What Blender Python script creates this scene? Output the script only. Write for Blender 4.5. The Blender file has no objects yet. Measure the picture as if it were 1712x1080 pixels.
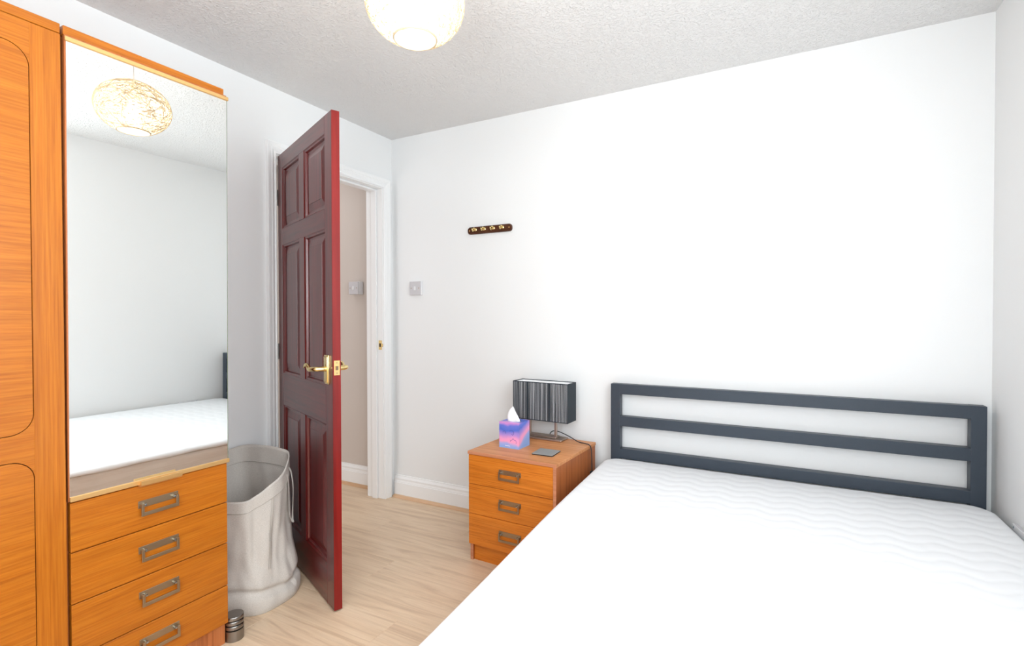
import bpy, bmesh, math, random
from mathutils import Vector, Matrix
PI = math.pi
random.seed(7)
SC = bpy.context.scene
COL = SC.collection

# ------------------------------------------------------------------ camera, world, light, exposure
cam_data = bpy.data.cameras.new('camera')
cam = bpy.data.objects.new('camera', cam_data)
COL.objects.link(cam)
F_PX = 858.28
cam_data.sensor_width = 36.0
cam_data.lens = 36.0 * F_PX / 1712.0
cam_data.clip_start = 0.02
YAW, PITCH, ROLL = 0.4931, -0.0130, -0.0019
fwd = Vector((-math.sin(YAW) * math.cos(PITCH), math.cos(YAW) * math.cos(PITCH), math.sin(PITCH)))
rgt = Vector((math.cos(YAW), math.sin(YAW), 0))
up_ = rgt.cross(fwd)
r2 = rgt * math.cos(ROLL) + up_ * math.sin(ROLL)
u2 = up_ * math.cos(ROLL) - rgt * math.sin(ROLL)
m = Matrix((r2, u2, -fwd)).transposed().to_4x4()
m.translation = Vector((2.2895, -2.6005, 1.1757))
cam.matrix_world = m
SC.camera = cam

HYB_ = -1.9
W, H, YB = 2.98, 2.33, -3.40          # room: x 0..W, y YB..0, z 0..H

SC.view_settings.view_transform = 'Standard'
SC.view_settings.look = 'None'
SC.view_settings.gamma = 1.0
SC.view_settings.use_curve_mapping = False
SC.view_settings.exposure = -0.10

world = bpy.data.worlds.new('sky')
SC.world = world
world.use_nodes = True
wn = world.node_tree.nodes
wl = world.node_tree.links
bg = wn['Background']
sky = wn.new('ShaderNodeTexSky')
sky.sky_type = 'HOSEK_WILKIE'
sky.sun_direction = (0.3, 0.5, 0.8)
sky.turbidity = 6
wl.new(sky.outputs[0], bg.inputs[0])
bg.inputs[1].default_value = 1.0

def area(name, loc, rot, sx, sy, power, color):
    l = bpy.data.lights.new(name, 'AREA')
    l.shape = 'RECTANGLE'; l.size = sx; l.size_y = sy
    l.energy = power; l.color = color
    o = bpy.data.objects.new(name, l)
    o.location = loc; o.rotation_euler = rot
    COL.objects.link(o)
    return o
# daylight entering by the window of the right wall, out of frame beside the camera
area('window_daylight', (W - 0.03, -2.25, 1.50), (PI / 2, 0, PI / 2), 1.45, 1.15, 41, (0.895, 0.96, 1.0))
# flash turned up and back, bounced off the ceiling and the wall behind the camera
area('bounced_flash', (1.75, -2.75, 1.35), (PI - 0.5, 0, 0), 0.5, 0.5, 11, (0.895, 0.96, 1.0))
# added fill light at the wall behind the camera, no known lamp
area('rear_fill', (2.2, YB + 0.05, 1.50), (PI / 2, 0, 0), 1.2, 1.15, 27, (0.895, 0.96, 1.0))
# added fill under the hall ceiling, invented to brighten the hall
area('hall_fill_top', (-0.66, -0.85, 2.31), (0, 0, 0), 0.5, 1.4, 4.5, (0.97, 0.97, 1.0))
# added side fill at the closed hall end, evens out the hall wall
area('hall_fill_side', (-0.75, HYB_ + 0.05, 1.0), (PI / 2, 0, 0), 0.6, 1.5, 8.5, (0.97, 0.97, 1.0))
BULB = 185.0

# ------------------------------------------------------------------ materials
def lin(c):
    return tuple(((v / 12.92) if v <= 0.04045 else ((v + 0.055) / 1.055) ** 2.4) for v in c)
def rgb(r, g, b):
    return lin((r / 255, g / 255, b / 255)) + (1.0,)

def mat(name, color, rough=0.5, metal=0.0, spec=0.5, **kw):
    mt = bpy.data.materials.new(name)
    mt.use_nodes = True
    b = mt.node_tree.nodes['Principled BSDF']
    b.inputs['Base Color'].default_value = color
    b.inputs['Roughness'].default_value = rough
    b.inputs['Metallic'].default_value = metal
    b.inputs['Specular IOR Level'].default_value = spec
    for k, v in kw.items():
        b.inputs[k].default_value = v
    return mt

def nodes(mt):
    return mt.node_tree.nodes, mt.node_tree.links, mt.node_tree.nodes['Principled BSDF']

def coords(mt, scale, kind='Object', rnd=False):
    n, l, b = nodes(mt)
    tc = n.new('ShaderNodeTexCoord')
    mp = n.new('ShaderNodeMapping')
    mp.inputs['Scale'].default_value = scale
    l.new(tc.outputs[kind], mp.inputs['Vector'])
    if rnd:
        oi = n.new('ShaderNodeObjectInfo')
        mu = n.new('ShaderNodeVectorMath'); mu.operation = 'SCALE'
        cb = n.new('ShaderNodeCombineXYZ')
        for i, k in enumerate((37.0, 11.0, 23.0)):
            mm = n.new('ShaderNodeMath'); mm.operation = 'MULTIPLY'; mm.inputs[1].default_value = k
            l.new(oi.outputs['Random'], mm.inputs[0]); l.new(mm.outputs[0], cb.inputs[i])
        l.new(cb.outputs[0], mp.inputs['Location'])
    return mp.outputs[0]

def noise(mt, vec, scale, detail=4, rough=0.55, dist=0.0):
    n, l, b = nodes(mt)
    t = n.new('ShaderNodeTexNoise')
    t.inputs['Scale'].default_value = scale
    t.inputs['Detail'].default_value = detail
    t.inputs['Roughness'].default_value = rough
    t.inputs['Distortion'].default_value = dist
    if vec is not None: l.new(vec, t.inputs['Vector'])
    return t.outputs['Fac']

def ramp(mt, fac, stops):
    n, l, b = nodes(mt)
    r = n.new('ShaderNodeValToRGB')
    e = r.color_ramp.elements
    e[0].position, e[0].color = stops[0]
    e[1].position, e[1].color = stops[-1]
    for p, c in stops[1:-1]:
        x = e.new(p); x.color = c
    l.new(fac, r.inputs[0])
    return r.outputs[0]

def bump(mt, fac, strength, dist=0.002):
    n, l, b = nodes(mt)
    bp = n.new('ShaderNodeBump')
    bp.inputs['Strength'].default_value = strength
    bp.inputs['Distance'].default_value = dist
    l.new(fac, bp.inputs['Height'])
    l.new(bp.outputs[0], b.inputs['Normal'])

def mixc(mt, a, c, fac, mode='MULTIPLY'):
    n, l, b = nodes(mt)
    x = n.new('ShaderNodeMix'); x.data_type = 'RGBA'; x.blend_type = mode
    if isinstance(fac, float): x.inputs[0].default_value = fac
    else: l.new(fac, x.inputs[0])
    for s, v in ((6, a), (7, c)):
        if isinstance(v, tuple): x.inputs[s].default_value = v
        else: l.new(v, x.inputs[s])
    return x.outputs[2]

def wood(name, dark, mid, light, axis, rough=0.35, streak=90.0, rnd=False, along=2.2, coat=0.0, spec=0.4):
    mt = mat(name, mid, rough, spec=spec)
    n, l, b = nodes(mt)
    s = [streak] * 3
    s['xyz'.index(axis)] = along
    v = coords(mt, tuple(s), rnd=rnd)
    f1 = noise(mt, v, 1.0, 5, 0.62, 0.25)
    s2 = [streak * 0.16] * 3
    s2['xyz'.index(axis)] = along * 0.35
    f2 = noise(mt, coords(mt, tuple(s2), rnd=rnd), 1.0, 3, 0.5, 0.6)
    c1 = ramp(mt, f1, [(0.30, dark), (0.48, mid), (0.72, light)])
    c2 = ramp(mt, f2, [(0.3, (0.88, 0.85, 0.81, 1)), (0.65, (1.04, 1.03, 1.02, 1))])
    l.new(mixc(mt, c1, c2, 1.0), b.inputs['Base Color'])
    b.inputs['Coat Weight'].default_value = coat
    b.inputs['Coat Roughness'].default_value = 0.2
    bump(mt, f1, 0.05, 0.001)
    return mt

M = {}
M['wall'] = mat('white_wall_paint', rgb(242, 243, 243), 0.75, spec=0.2)
bump(M['wall'], noise(M['wall'], coords(M['wall'], (60, 60, 60)), 1.0, 3), 0.03, 0.002)
M['hallwall'] = mat('beige_hall_paint', rgb(212, 202, 194), 0.8, spec=0.2)
M['trim'] = mat('white_gloss_paint', rgb(249, 250, 250), 0.28, spec=0.45)
# stippled ceiling
mt = M['ceil'] = mat('stippled_white_ceiling', rgb(238, 237, 236), 0.8, spec=0.15)
n, l, b = nodes(mt)
v = coords(mt, (1, 1, 1))
f = noise(mt, v, 105.0, 3, 0.6, 0.4)
rp = ramp(mt, f, [(0.46, (0, 0, 0, 1)), (0.80, (1, 1, 1, 1))])
bump(mt, rp, 0.85, 0.0045)

TD, TM, TL = rgb(167, 90, 16), rgb(184, 105, 22), rgb(196, 120, 34)
M['teak_v'] = wood('teak_upright_grain', TD, TM, TL, 'z', streak=230, along=5)
M['teak_h'] = wood('teak_level_grain', TD, TM, TL, 'y', streak=260, along=7)
M['teak_x'] = wood('teak_level_grain_bedside', rgb(186, 100, 28), rgb(214, 124, 38), rgb(224, 140, 54), 'x', streak=240, along=6)
M['teak_side'] = wood('teak_side_grain', rgb(150, 82, 40), rgb(184, 108, 60), rgb(200, 124, 74), 'z', streak=60)
M['teak_top'] = wood('teak_top_grain', rgb(196, 124, 70), rgb(216, 148, 95), rgb(228, 164, 114), 'x', streak=60, rough=0.45)
M['teak_edge'] = wood('pinkish_teak_edging', rgb(186, 118, 84), rgb(204, 138, 104), rgb(216, 154, 120), 'x', streak=60, rough=0.5)
M['groove'] = mat('dark_brown_recess', rgb(70, 30, 14), 0.8, spec=0.1)
M['maho_v'] = wood('mahogany_upright_grain', rgb(74, 16, 15), rgb(96, 24, 23), rgb(114, 31, 30), 'z', rough=0.3, streak=55, coat=0.35, spec=0.5)
M['maho_h'] = wood('mahogany_level_grain', rgb(74, 16, 15), rgb(96, 24, 23), rgb(114, 31, 30), 'x', rough=0.3, streak=55, coat=0.35, spec=0.5)
M['maho_e'] = wood('mahogany_lit_edge', rgb(112, 16, 14), rgb(128, 22, 19), rgb(142, 30, 26), 'z', rough=0.4, streak=40)  # brighter red than the face: direct light on the edge put into colour
# oak laminate
mt = M['oak'] = mat('pale_oak_laminate', rgb(230, 205, 175), 0.38, spec=0.4)
n, l, b = nodes(mt)
f1 = noise(mt, coords(mt, (1.8, 20, 20), rnd=True), 1.0, 5, 0.6, 1.5)
f2 = noise(mt, coords(mt, (3.0, 160, 160), rnd=True), 1.0, 4, 0.6, 0.1)
c1 = ramp(mt, f1, [(0.28, rgb(209, 180, 150)), (0.5, rgb(229, 203, 173)), (0.75, rgb(238, 215, 187))])
c2 = ramp(mt, f2, [(0.3, (0.90, 0.88, 0.86, 1)), (0.6, (1.03, 1.03, 1.03, 1))])
l.new(mixc(mt, c1, c2, 0.8), b.inputs['Base Color'])
bump(mt, f2, 0.04, 0.001)
M['bead'] = wood('oak_beading', rgb(206, 166, 130), rgb(224, 186, 150), rgb(232, 198, 164), 'x', streak=60)
M['underlay'] = mat('floor_underlay', rgb(120, 95, 70), 0.9)
M['brass'] = mat('polished_brass', rgb(246, 222, 158), 0.22, 1.0)
M['brass_s'] = mat('satin_brass_strip', rgb(232, 190, 128), 0.38, 0.75)
M['bronze'] = mat('aged_nickel', rgb(168, 148, 122), 0.38, 0.9)
M['stud'] = mat('steel_screw_head', rgb(170, 182, 186), 0.25, 1.0)
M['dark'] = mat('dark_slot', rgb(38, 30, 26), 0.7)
M['steel'] = mat('brushed_steel', rgb(150, 146, 142), 0.3, 1.0)
M['rubber'] = mat('black_rubber', rgb(40, 40, 42), 0.7, spec=0.3)
M['slate'] = mat('slate_grey_metal_paint', rgb(55, 64, 75), 0.42, spec=0.4)
bump(M['slate'], noise(M['slate'], coords(M['slate'], (400, 400, 400)), 1.0, 2), 0.04, 0.0005)
M['quilt'] = mat('white_quilted_cotton', rgb(242, 243, 245), 0.85, spec=0.1)
bump(M['quilt'], noise(M['quilt'], coords(M['quilt'], (220, 220, 220)), 1.0, 2), 0.12, 0.001)
mt = M['border'] = mat('taupe_stretch_fabric', rgb(176, 166, 154), 0.8, spec=0.15)
n, l, b = nodes(mt)
f1 = noise(mt, coords(mt, (6, 6, 60)), 1.0, 3, 0.5, 0.6)
l.new(ramp(mt, f1, [(0.3, rgb(228, 221, 212)), (0.7, rgb(240, 235, 228))]), b.inputs['Base Color'])
M['mirror'] = mat('mirror_silvering', (0.93, 0.955, 0.945, 1), 0.0, 1.0)
M['white_plastic'] = mat('white_plastic', rgb(232, 232, 234), 0.3, spec=0.45)
M['shaded_plastic'] = mat('shaded_white_plastic', rgb(205, 203, 206), 0.35, spec=0.4)  # the white plastic again, with shade put into its colour
# linen
mt = M['linen'] = mat('oatmeal_linen', rgb(212, 203, 192), 0.9, spec=0.1)
n, l, b = nodes(mt)
f1 = noise(mt, coords(mt, (260, 260, 900)), 1.0, 2, 0.5)
f2 = noise(mt, coords(mt, (14, 14, 14)), 1.0, 3, 0.5)
c1 = ramp(mt, f1, [(0.3, rgb(196, 190, 183)), (0.65, rgb(217, 211, 204))])
l.new(c1, b.inputs['Base Color'])
ad = n.new('ShaderNodeMath'); ad.operation = 'MULTIPLY_ADD'; ad.inputs[1].default_value = 0.12
l.new(f1, ad.inputs[0]); l.new(f2, ad.inputs[2])
bump(mt, ad.outputs[0], 0.35, 0.006)
M['linen_in'] = mat('oatmeal_linen_inside', rgb(196, 186, 172), 0.9, spec=0.1)
bump(M['linen_in'], noise(M['linen_in'], coords(M['linen_in'], (260, 260, 900)), 1.0, 2), 0.3, 0.002)
M['thread'] = mat('black_thread', rgb(38, 42, 47), 0.6, spec=0.3)
mt = M['thread']
n, l, b = nodes(mt)
ft = noise(mt, coords(mt, (240, 1, 1.5)), 1.0, 3, 0.6)
l.new(ramp(mt, ft, [(0.34, rgb(36, 40, 45)), (0.48, rgb(92, 96, 101)), (0.62, rgb(165, 167, 171))]), b.inputs['Base Color'])
M['shade_edge'] = mat('charcoal_shade_fabric', rgb(46, 54, 61), 0.6, spec=0.3)
M['liner'] = mat('grey_shade_liner', rgb(150, 152, 154), 0.7)
M['liner_w'] = mat('white_shade_lining', rgb(238, 238, 238), 0.7)
M['pewter'] = mat('brushed_pewter', rgb(182, 166, 154), 0.36, 0.85)
M['cable'] = mat('dark_cable', rgb(42, 46, 50), 0.5)
M['coaster'] = mat('grey_glass_coaster', rgb(160, 163, 163), 0.2, spec=0.5)
M['tissue'] = mat('white_tissue', rgb(244, 244, 246), 0.9, spec=0.05)
M['tissue'].node_tree.nodes['Principled BSDF'].inputs['Subsurface Weight'].default_value = 0.0
# printed card of the tissue box
mt = M['card'] = mat('pink_blue_printed_card', rgb(200, 130, 200), 0.35, spec=0.4)
n, l, b = nodes(mt)
tc = n.new('ShaderNodeTexCoord')
sp = n.new('ShaderNodeSeparateXYZ'); l.new(tc.outputs['Object'], sp.inputs[0])
nz = noise(mt, coords(mt, (14, 14, 14)), 1.0, 2, 0.5)
a1 = n.new('ShaderNodeMath'); a1.operation = 'MULTIPLY_ADD'; a1.inputs[1].default_value = 0.35
l.new(nz, a1.inputs[0])
a2 = n.new('ShaderNodeMath'); a2.operation = 'MULTIPLY_ADD'; a2.inputs[1].default_value = 1 / 0.126; a2.inputs[2].default_value = -0.17
l.new(sp.outputs[2], a2.inputs[0])
a3 = n.new('ShaderNodeMath'); a3.operation = 'MULTIPLY_ADD'; a3.inputs[1].default_value = -3.4
l.new(sp.outputs[1], a3.inputs[0]); l.new(a2.outputs[0], a3.inputs[2]); l.new(a3.outputs[0], a1.inputs[2])
l.new(ramp(mt, a1.outputs[0], [(0.02, rgb(140, 174, 232)), (0.16, rgb(165, 174, 232)), (0.26, rgb(246, 166, 204)), (0.38, rgb(240, 164, 212)),
                               (0.54, rgb(176, 146, 222)), (0.70, rgb(84, 116, 214)), (0.84, rgb(110, 126, 220)), (0.95, rgb(214, 150, 220))]), b.inputs['Base Color'])
M['ink'] = mat('dark_blue_ink', rgb(70, 60, 150), 0.5)
M['white_ink'] = mat('white_ink', rgb(240, 240, 250), 0.5)
M['rack_wood'] = wood('dark_brown_rack_wood', rgb(58, 30, 17), rgb(80, 44, 26), rgb(98, 58, 36), 'x', streak=60, rough=0.35)
# pendant
mt = M['fibre'] = mat('cream_paper_fibre', rgb(214, 196, 166), 0.8, spec=0.1)
mt = M['paper'] = bpy.data.materials.new('cream_paper_shell')
mt.use_nodes = True
n, l = mt.node_tree.nodes, mt.node_tree.links
out = n['Material Output']; n.remove(n['Principled BSDF'])
tr = n.new('ShaderNodeBsdfTranslucent'); tr.inputs[0].default_value = rgb(206, 198, 186)
tp = n.new('ShaderNodeBsdfTransparent')
mx = n.new('ShaderNodeMixShader')
tc = n.new('ShaderNodeTexCoord')
nt = n.new('ShaderNodeTexNoise'); nt.inputs['Scale'].default_value = 75; nt.inputs['Detail'].default_value = 2; nt.inputs['Distortion'].default_value = 1.5
l.new(tc.outputs['Object'], nt.inputs['Vector'])
cr = n.new('ShaderNodeValToRGB'); cr.color_ramp.elements[0].position = 0.50; cr.color_ramp.elements[1].position = 0.62
l.new(nt.outputs['Fac'], cr.inputs[0])
df = n.new('ShaderNodeBsdfDiffuse'); df.inputs[0].default_value = rgb(250, 246, 238)
m2 = n.new('ShaderNodeMixShader'); m2.inputs[0].default_value = 0.40
l.new(tr.outputs[0], m2.inputs[1]); l.new(df.outputs[0], m2.inputs[2])
l.new(cr.outputs[0], mx.inputs[0]); l.new(m2.outputs[0], mx.inputs[1]); l.new(tp.outputs[0], mx.inputs[2]); l.new(mx.outputs[0], out.inputs[0])
mt = M['bulb'] = mat('lit_bulb', (1, 1, 1, 1), 0.3)
b = mt.node_tree.nodes['Principled BSDF']
b.inputs['Emission Color'].default_value = (1.0, 0.955, 0.89, 1)
b.inputs['Emission Strength'].default_value = BULB
M['glass'] = mat('window_glass', (1, 1, 1, 1), 0.0, **{'Transmission Weight': 1.0, 'IOR': 1.45})

# ------------------------------------------------------------------ mesh helpers
def link(name, me, parent=None, m=None):
    o = bpy.data.objects.new(name, me)
    COL.objects.link(o)
    if m is not None and me is not None:
        me.materials.clear(); me.materials.append(m)
    if parent is not None: o.parent = parent
    return o

def obj(name, bm, m, parent=None, loc=(0, 0, 0), rotz=0.0, smooth=False, rot=None):
    bmesh.ops.recalc_face_normals(bm, faces=bm.faces[:])
    me = bpy.data.meshes.new(name)
    bm.to_mesh(me); bm.free()
    if smooth:
        for p in me.polygons: p.use_smooth = True
        if smooth == 'auto':
            try: me.set_sharp_from_angle(angle=math.radians(40))
            except Exception: pass
    o = link(name, me, parent, m)
    o.location = loc
    o.rotation_euler = rot if rot else (0, 0, rotz)
    return o

def thing(name, label, cat, loc=(0, 0, 0), rotz=0.0, group=None, kind=None, rot=None):
    o = bpy.data.objects.new(name, None)
    o.empty_display_size = 0.05
    COL.objects.link(o)
    o.location = loc; o.rotation_euler = rot if rot else (0, 0, rotz)
    if label: o['label'] = label
    if cat: o['category'] = cat
    if group: o['group'] = group
    if kind: o['kind'] = kind
    return o

def tag(o, label=None, cat=None, group=None, kind=None):
    if label: o['label'] = label
    if cat: o['category'] = cat
    if group: o['group'] = group
    if kind: o['kind'] = kind
    return o

def bx(bm, x0, x1, y0, y1, z0, z1, bev=0.0, seg=2):
    vs = [bm.verts.new((x, y, z)) for x in (x0, x1) for y in (y0, y1) for z in (z0, z1)]
    fs = [(0, 1, 3, 2), (4, 6, 7, 5), (0, 4, 5, 1), (2, 3, 7, 6), (0, 2, 6, 4), (1, 5, 7, 3)]
    faces = [bm.faces.new([vs[i] for i in f]) for f in fs]
    if bev:
        es = list({e for f in faces for e in f.edges})
        bmesh.ops.bevel(bm, geom=es, offset=bev, segments=seg, profile=0.5, affect='EDGES')
    return bm

def box(x0, x1, y0, y1, z0, z1, bev=0.0, seg=2):
    return bx(bmesh.new(), x0, x1, y0, y1, z0, z1, bev, seg)

def prism(bm, pts, axis, a0, a1):
    """closed 2-D outline pts swept along axis from a0 to a1; 2-D coords are the other two axes in order"""
    def P(p, a):
        if axis == 'x': return (a, p[0], p[1])
        if axis == 'y': return (p[0], a, p[1])
        return (p[0], p[1], a)
    A = [bm.verts.new(P(p, a0)) for p in pts]
    B = [bm.verts.new(P(p, a1)) for p in pts]
    k = len(pts)
    for i in range(k):
        bm.faces.new((A[i], A[(i + 1) % k], B[(i + 1) % k], B[i]))
    bm.faces.new(A[::-1]); bm.faces.new(B)
    return bm

def lathe(bm, prof, seg=32, cx=0.0, cy=0.0, close=False):
    rings = []
    for r, z in prof:
        if r < 1e-6:
            rings.append([bm.verts.new((cx, cy, z))])
        else:
            rings.append([bm.verts.new((cx + r * math.cos(2 * PI * i / seg), cy + r * math.sin(2 * PI * i / seg), z)) for i in range(seg)])
    for a, b_ in zip(rings, rings[1:]):
        for i in range(seg):
            j = (i + 1) % seg
            if len(a) == 1 and len(b_) == 1: continue
            if len(a) == 1: bm.faces.new((a[0], b_[i], b_[j]))
            elif len(b_) == 1: bm.faces.new((a[i], a[j], b_[0]))
            else: bm.faces.new((a[i], a[j], b_[j], b_[i]))
    return bm

def catmull(pts, n=8):
    P = [Vector(p) for p in pts]
    P = [P[0] * 2 - P[1]] + P + [P[-1] * 2 - P[-2]]
    o = []
    for i in range(1, len(P) - 2):
        for k in range(n):
            t = k / n
            o.append(0.5 * ((2 * P[i]) + (P[i + 1] - P[i - 1]) * t + (2 * P[i - 1] - 5 * P[i] + 4 * P[i + 1] - P[i + 2]) * t * t
                            + (3 * P[i] - P[i - 1] - 3 * P[i + 1] + P[i + 2]) * t ** 3))
    o.append(P[-2])
    return o

def tube(bm, pts, rad, seg=8, closed=False, flat=None, up=(0, 0, 1)):
    """swept tube; rad a number or a list; flat = (width factor, height factor)"""
    P = [Vector(p) for p in pts]
    k = len(P)
    rings = []
    U = Vector(up)
    for i in range(k):
        if closed: t = P[(i + 1) % k] - P[i - 1]
        else: t = P[min(i + 1, k - 1)] - P[max(i - 1, 0)]
        t.normalize()
        s = t.cross(U)
        if s.length < 1e-4: s = t.cross(Vector((1, 0, 0)))
        s.normalize(); w = s.cross(t); w.normalize()
        r = rad[i] if isinstance(rad, (list, tuple)) else rad
        fw, fh = flat if flat else (1, 1)
        rings.append([bm.verts.new(P[i] + s * (r * fw * math.cos(2 * PI * a / seg)) + w * (r * fh * math.sin(2 * PI * a / seg))) for a in range(seg)])
    rng = range(k) if closed else range(k - 1)
    for i in rng:
        a, b_ = rings[i], rings[(i + 1) % k]
        for q in range(seg):
            bm.faces.new((a[q], a[(q + 1) % seg], b_[(q + 1) % seg], b_[q]))
    if not closed:
        bm.faces.new(rings[0][::-1]); bm.faces.new(rings[-1])
    return bm

def arc(cx, cy, r, a0, a1, k=8):
    return [(cx + r * math.cos(math.radians(a0 + (a1 - a0) * i / k)), cy + r * math.sin(math.radians(a0 + (a1 - a0) * i / k))) for i in range(k + 1)]

def rrect(x0, x1, y0, y1, r, k=8):
    return arc(x1 - r, y1 - r, r, 0, 90, k) + arc(x0 + r, y1 - r, r, 90, 180, k) + arc(x0 + r, y0 + r, r, 180, 270, k) + arc(x1 - r, y0 + r, r, 270, 360, k)

def struct(name, bm, m, label=None, parent=None, **kw):
    o = obj(name, bm, m, parent, **kw)
    if parent is None: o['kind'] = 'structure'
    if label: o['label'] = label
    return o

# ------------------------------------------------------------------ room shell
HX = -1.15             # far side of the hall
HYB = -1.9             # hall end
HWY = 0.035            # hall wall in line with the back wall
WT = 0.13              # thickness of the wall with the door
JY0, JY1, JZ = -0.864, -0.094, 1.994      # door opening between the jambs

floor = struct('floor', box(HX, W, YB, HWY, -0.03, -0.0085), M['underlay'], 'pale oak laminate floor of wide planks')
PW, PL = 0.185, 1.28
plank_mesh = {}
def plank(x0, x1, y0, y1):
    key = (round(x1 - x0, 4), round(y1 - y0, 4))
    if key not in plank_mesh:
        bm = box(0, x1 - x0 - 0.0004, 0, y1 - y0 - 0.0004, -0.008, 0.0, 0.0008, 1)
        bmesh.ops.recalc_face_normals(bm, faces=bm.faces[:])
        me = bpy.data.meshes.new('plank'); bm.to_mesh(me); bm.free()
        me.materials.append(M['oak'])
        plank_mesh[key] = me
    o = bpy.data.objects.new('plank', plank_mesh[key])
    COL.objects.link(o)
    o.parent = floor
    o.location = (x0, y0, 0)
row = -18
while True:
    y0 = -0.335 + PW * row
    y1 = y0 + PW
    if y0 >= HWY - 1e-6: break
    if y1 > YB:
        xa = HX if y0 > HYB else 0.0
        joint = (0.285 + (row + 1) * 0.47) % PL
        xs = [xa] + [joint + PL * k for k in range(-2, 4) if xa + 0.05 < joint + PL * k < W - 0.05] + [W]
        for a, c in zip(xs, xs[1:]):
            plank(a, c, max(y0, YB), min(y1, HWY))
    row += 1

struct('wall_back', box(0, W + 0.12, 0, 0.12, 0, H), M['wall'], 'white back wall behind the headboard')
WY0_, WY1_, WZ0, WZ1 = -3.05, -1.45, 0.85, 2.12        # window opening in the right wall
bm = bmesh.new()
bx(bm, W, W + 0.2, YB, WY0_, 0, H); bx(bm, W, W + 0.2, WY1_, 0, 0, H)
bx(bm, W, W + 0.2, WY0_, WY1_, 0, WZ0); bx(bm, W, W + 0.2, WY0_, WY1_, WZ1, H)
struct('wall_right', bm, M['wall'], 'white right wall beside the bed')
bm = bmesh.new()
bx(bm, -WT, 0, YB, JY0 - 0.03, 0, H)
bx(bm, -WT, 0, JY1 + 0.03, HWY, 0, H)
bx(bm, -WT, 0, JY0 - 0.03, JY1 + 0.03, JZ + 0.03, H)
struct('wall_left', bm, M['wall'], 'white left wall with the doorway')
struct('wall_front', box(-WT, W + 0.2, YB - 0.1, YB, 0, H), M['wall'], 'white wall behind the camera')
struct('ceiling', box(-WT, W + 0.2, YB - 0.1, 0.12, H, H + 0.1), M['ceil'], 'white stippled ceiling')
# window of the right wall
win = thing('window_1', 'white framed window in the right wall', None, (0, 0, 0), kind='structure')
for a, c in ((WY0_, WY0_ + .05), (WY1_ - .05, WY1_), (-2.275, -2.225)):
    obj('frame_post', box(W + 0.09, W + 0.14, a, c, WZ0, WZ1, 0.004), M['trim'], win)
for z in (WZ0, WZ1 - .05):
    obj('frame_rail', box(W + 0.085, W + 0.145, WY0_, WY1_, z, z + .05, 0.004), M['trim'], win)
for a, c in ((WY0_ + .05, -2.275), (-2.225, WY1_ - .05)):
    obj('pane', box(W + 0.114, W + 0.12, a, c, WZ0 + .05, WZ1 - .05), M['glass'], win)
obj('window_sill', box(W - 0.03, W + 0.09, WY0_ - .03, WY1_ + .03, WZ0 - .03, WZ0, 0.006), M['trim'], win)

# hall beyond the doorway
struct('wall_hall', box(HX - 0.1, -WT, HWY, HWY + 0.1, 0, H), M['hallwall'], 'beige hall wall seen through the doorway')
struct('wall_hall_side', box(HX - 0.1, HX, HYB, HWY, 0, H), M['hallwall'], 'beige far side wall of the hall')
struct('wall_hall_end', box(HX - 0.1, -WT, HYB - 0.1, HYB, 0, H), M['hallwall'], 'beige end wall of the hall')
struct('ceiling_hall', box(HX - 0.1, -WT, HYB - 0.1, HWY + 0.1, H, H + 0.1), M['ceil'], 'white ceiling of the hall')

# skirting with its beading
def skirt_profile(t=0.019, h=0.142):
    return [(0, 0), (t, 0), (t, h - .048), (t - .003, h - .045), (t - .003, h - .041)] + \
           [(t - .003 - .004 * math.sin(i / 4 * PI / 2), h - .041 + .013 * i / 4) for i in range(1, 5)] + \
           [(t - .005, h - .026), (t - .005, h - .020), (t - .009, h - .014), (t - .013, h - .008), (0.005, h - .001), (0, h)]
QP = [(0, 0), (0.017, 0), (0.0165, 0.005), (0.0145, 0.0095), (0.011, 0.0135), (0.006, 0.0165), (0, 0.018)]
def skirting(name, wall, a0, a1, pos, label, parent=None):
    """wall 'back': runs along x in front of y=pos; 'left': along y beside x=pos; 'right' """
    pr = skirt_profile()
    q = [(0.019 + p[0], p[1]) for p in QP]
    bm, b2 = bmesh.new(), bmesh.new()
    if wall == 'back':
        prism(bm, [(pos - p[0], p[1]) for p in pr], 'x', a0, a1); prism(b2, [(pos - p[0], p[1]) for p in q], 'x', a0, a1)
    else:
        s = 1 if wall == 'left' else -1
        prism(bm, [(pos + s * p[0], p[1]) for p in pr], 'y', a0, a1); prism(b2, [(pos + s * p[0], p[1]) for p in q], 'y', a0, a1)
    o = struct(name, bm, M['trim'], label)
    obj('quadrant_bead', b2, M['bead'], o)['label'] = 'pale oak beading along the floor'
    return o
skirting('baseboard_back', 'back', 0.026, W, 0.0, 'white moulded skirting board on the back wall')
skirting('baseboard_right', 'right', YB, -0.04, W, 'white moulded skirting board on the right wall')
skirting('baseboard_left', 'left', YB, -0.925, 0.0, 'white moulded skirting board on the left wall')
skirting('baseboard_hall', 'back', HX, -WT - 0.02, HWY, 'white moulded skirting board in the hall')

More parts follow.
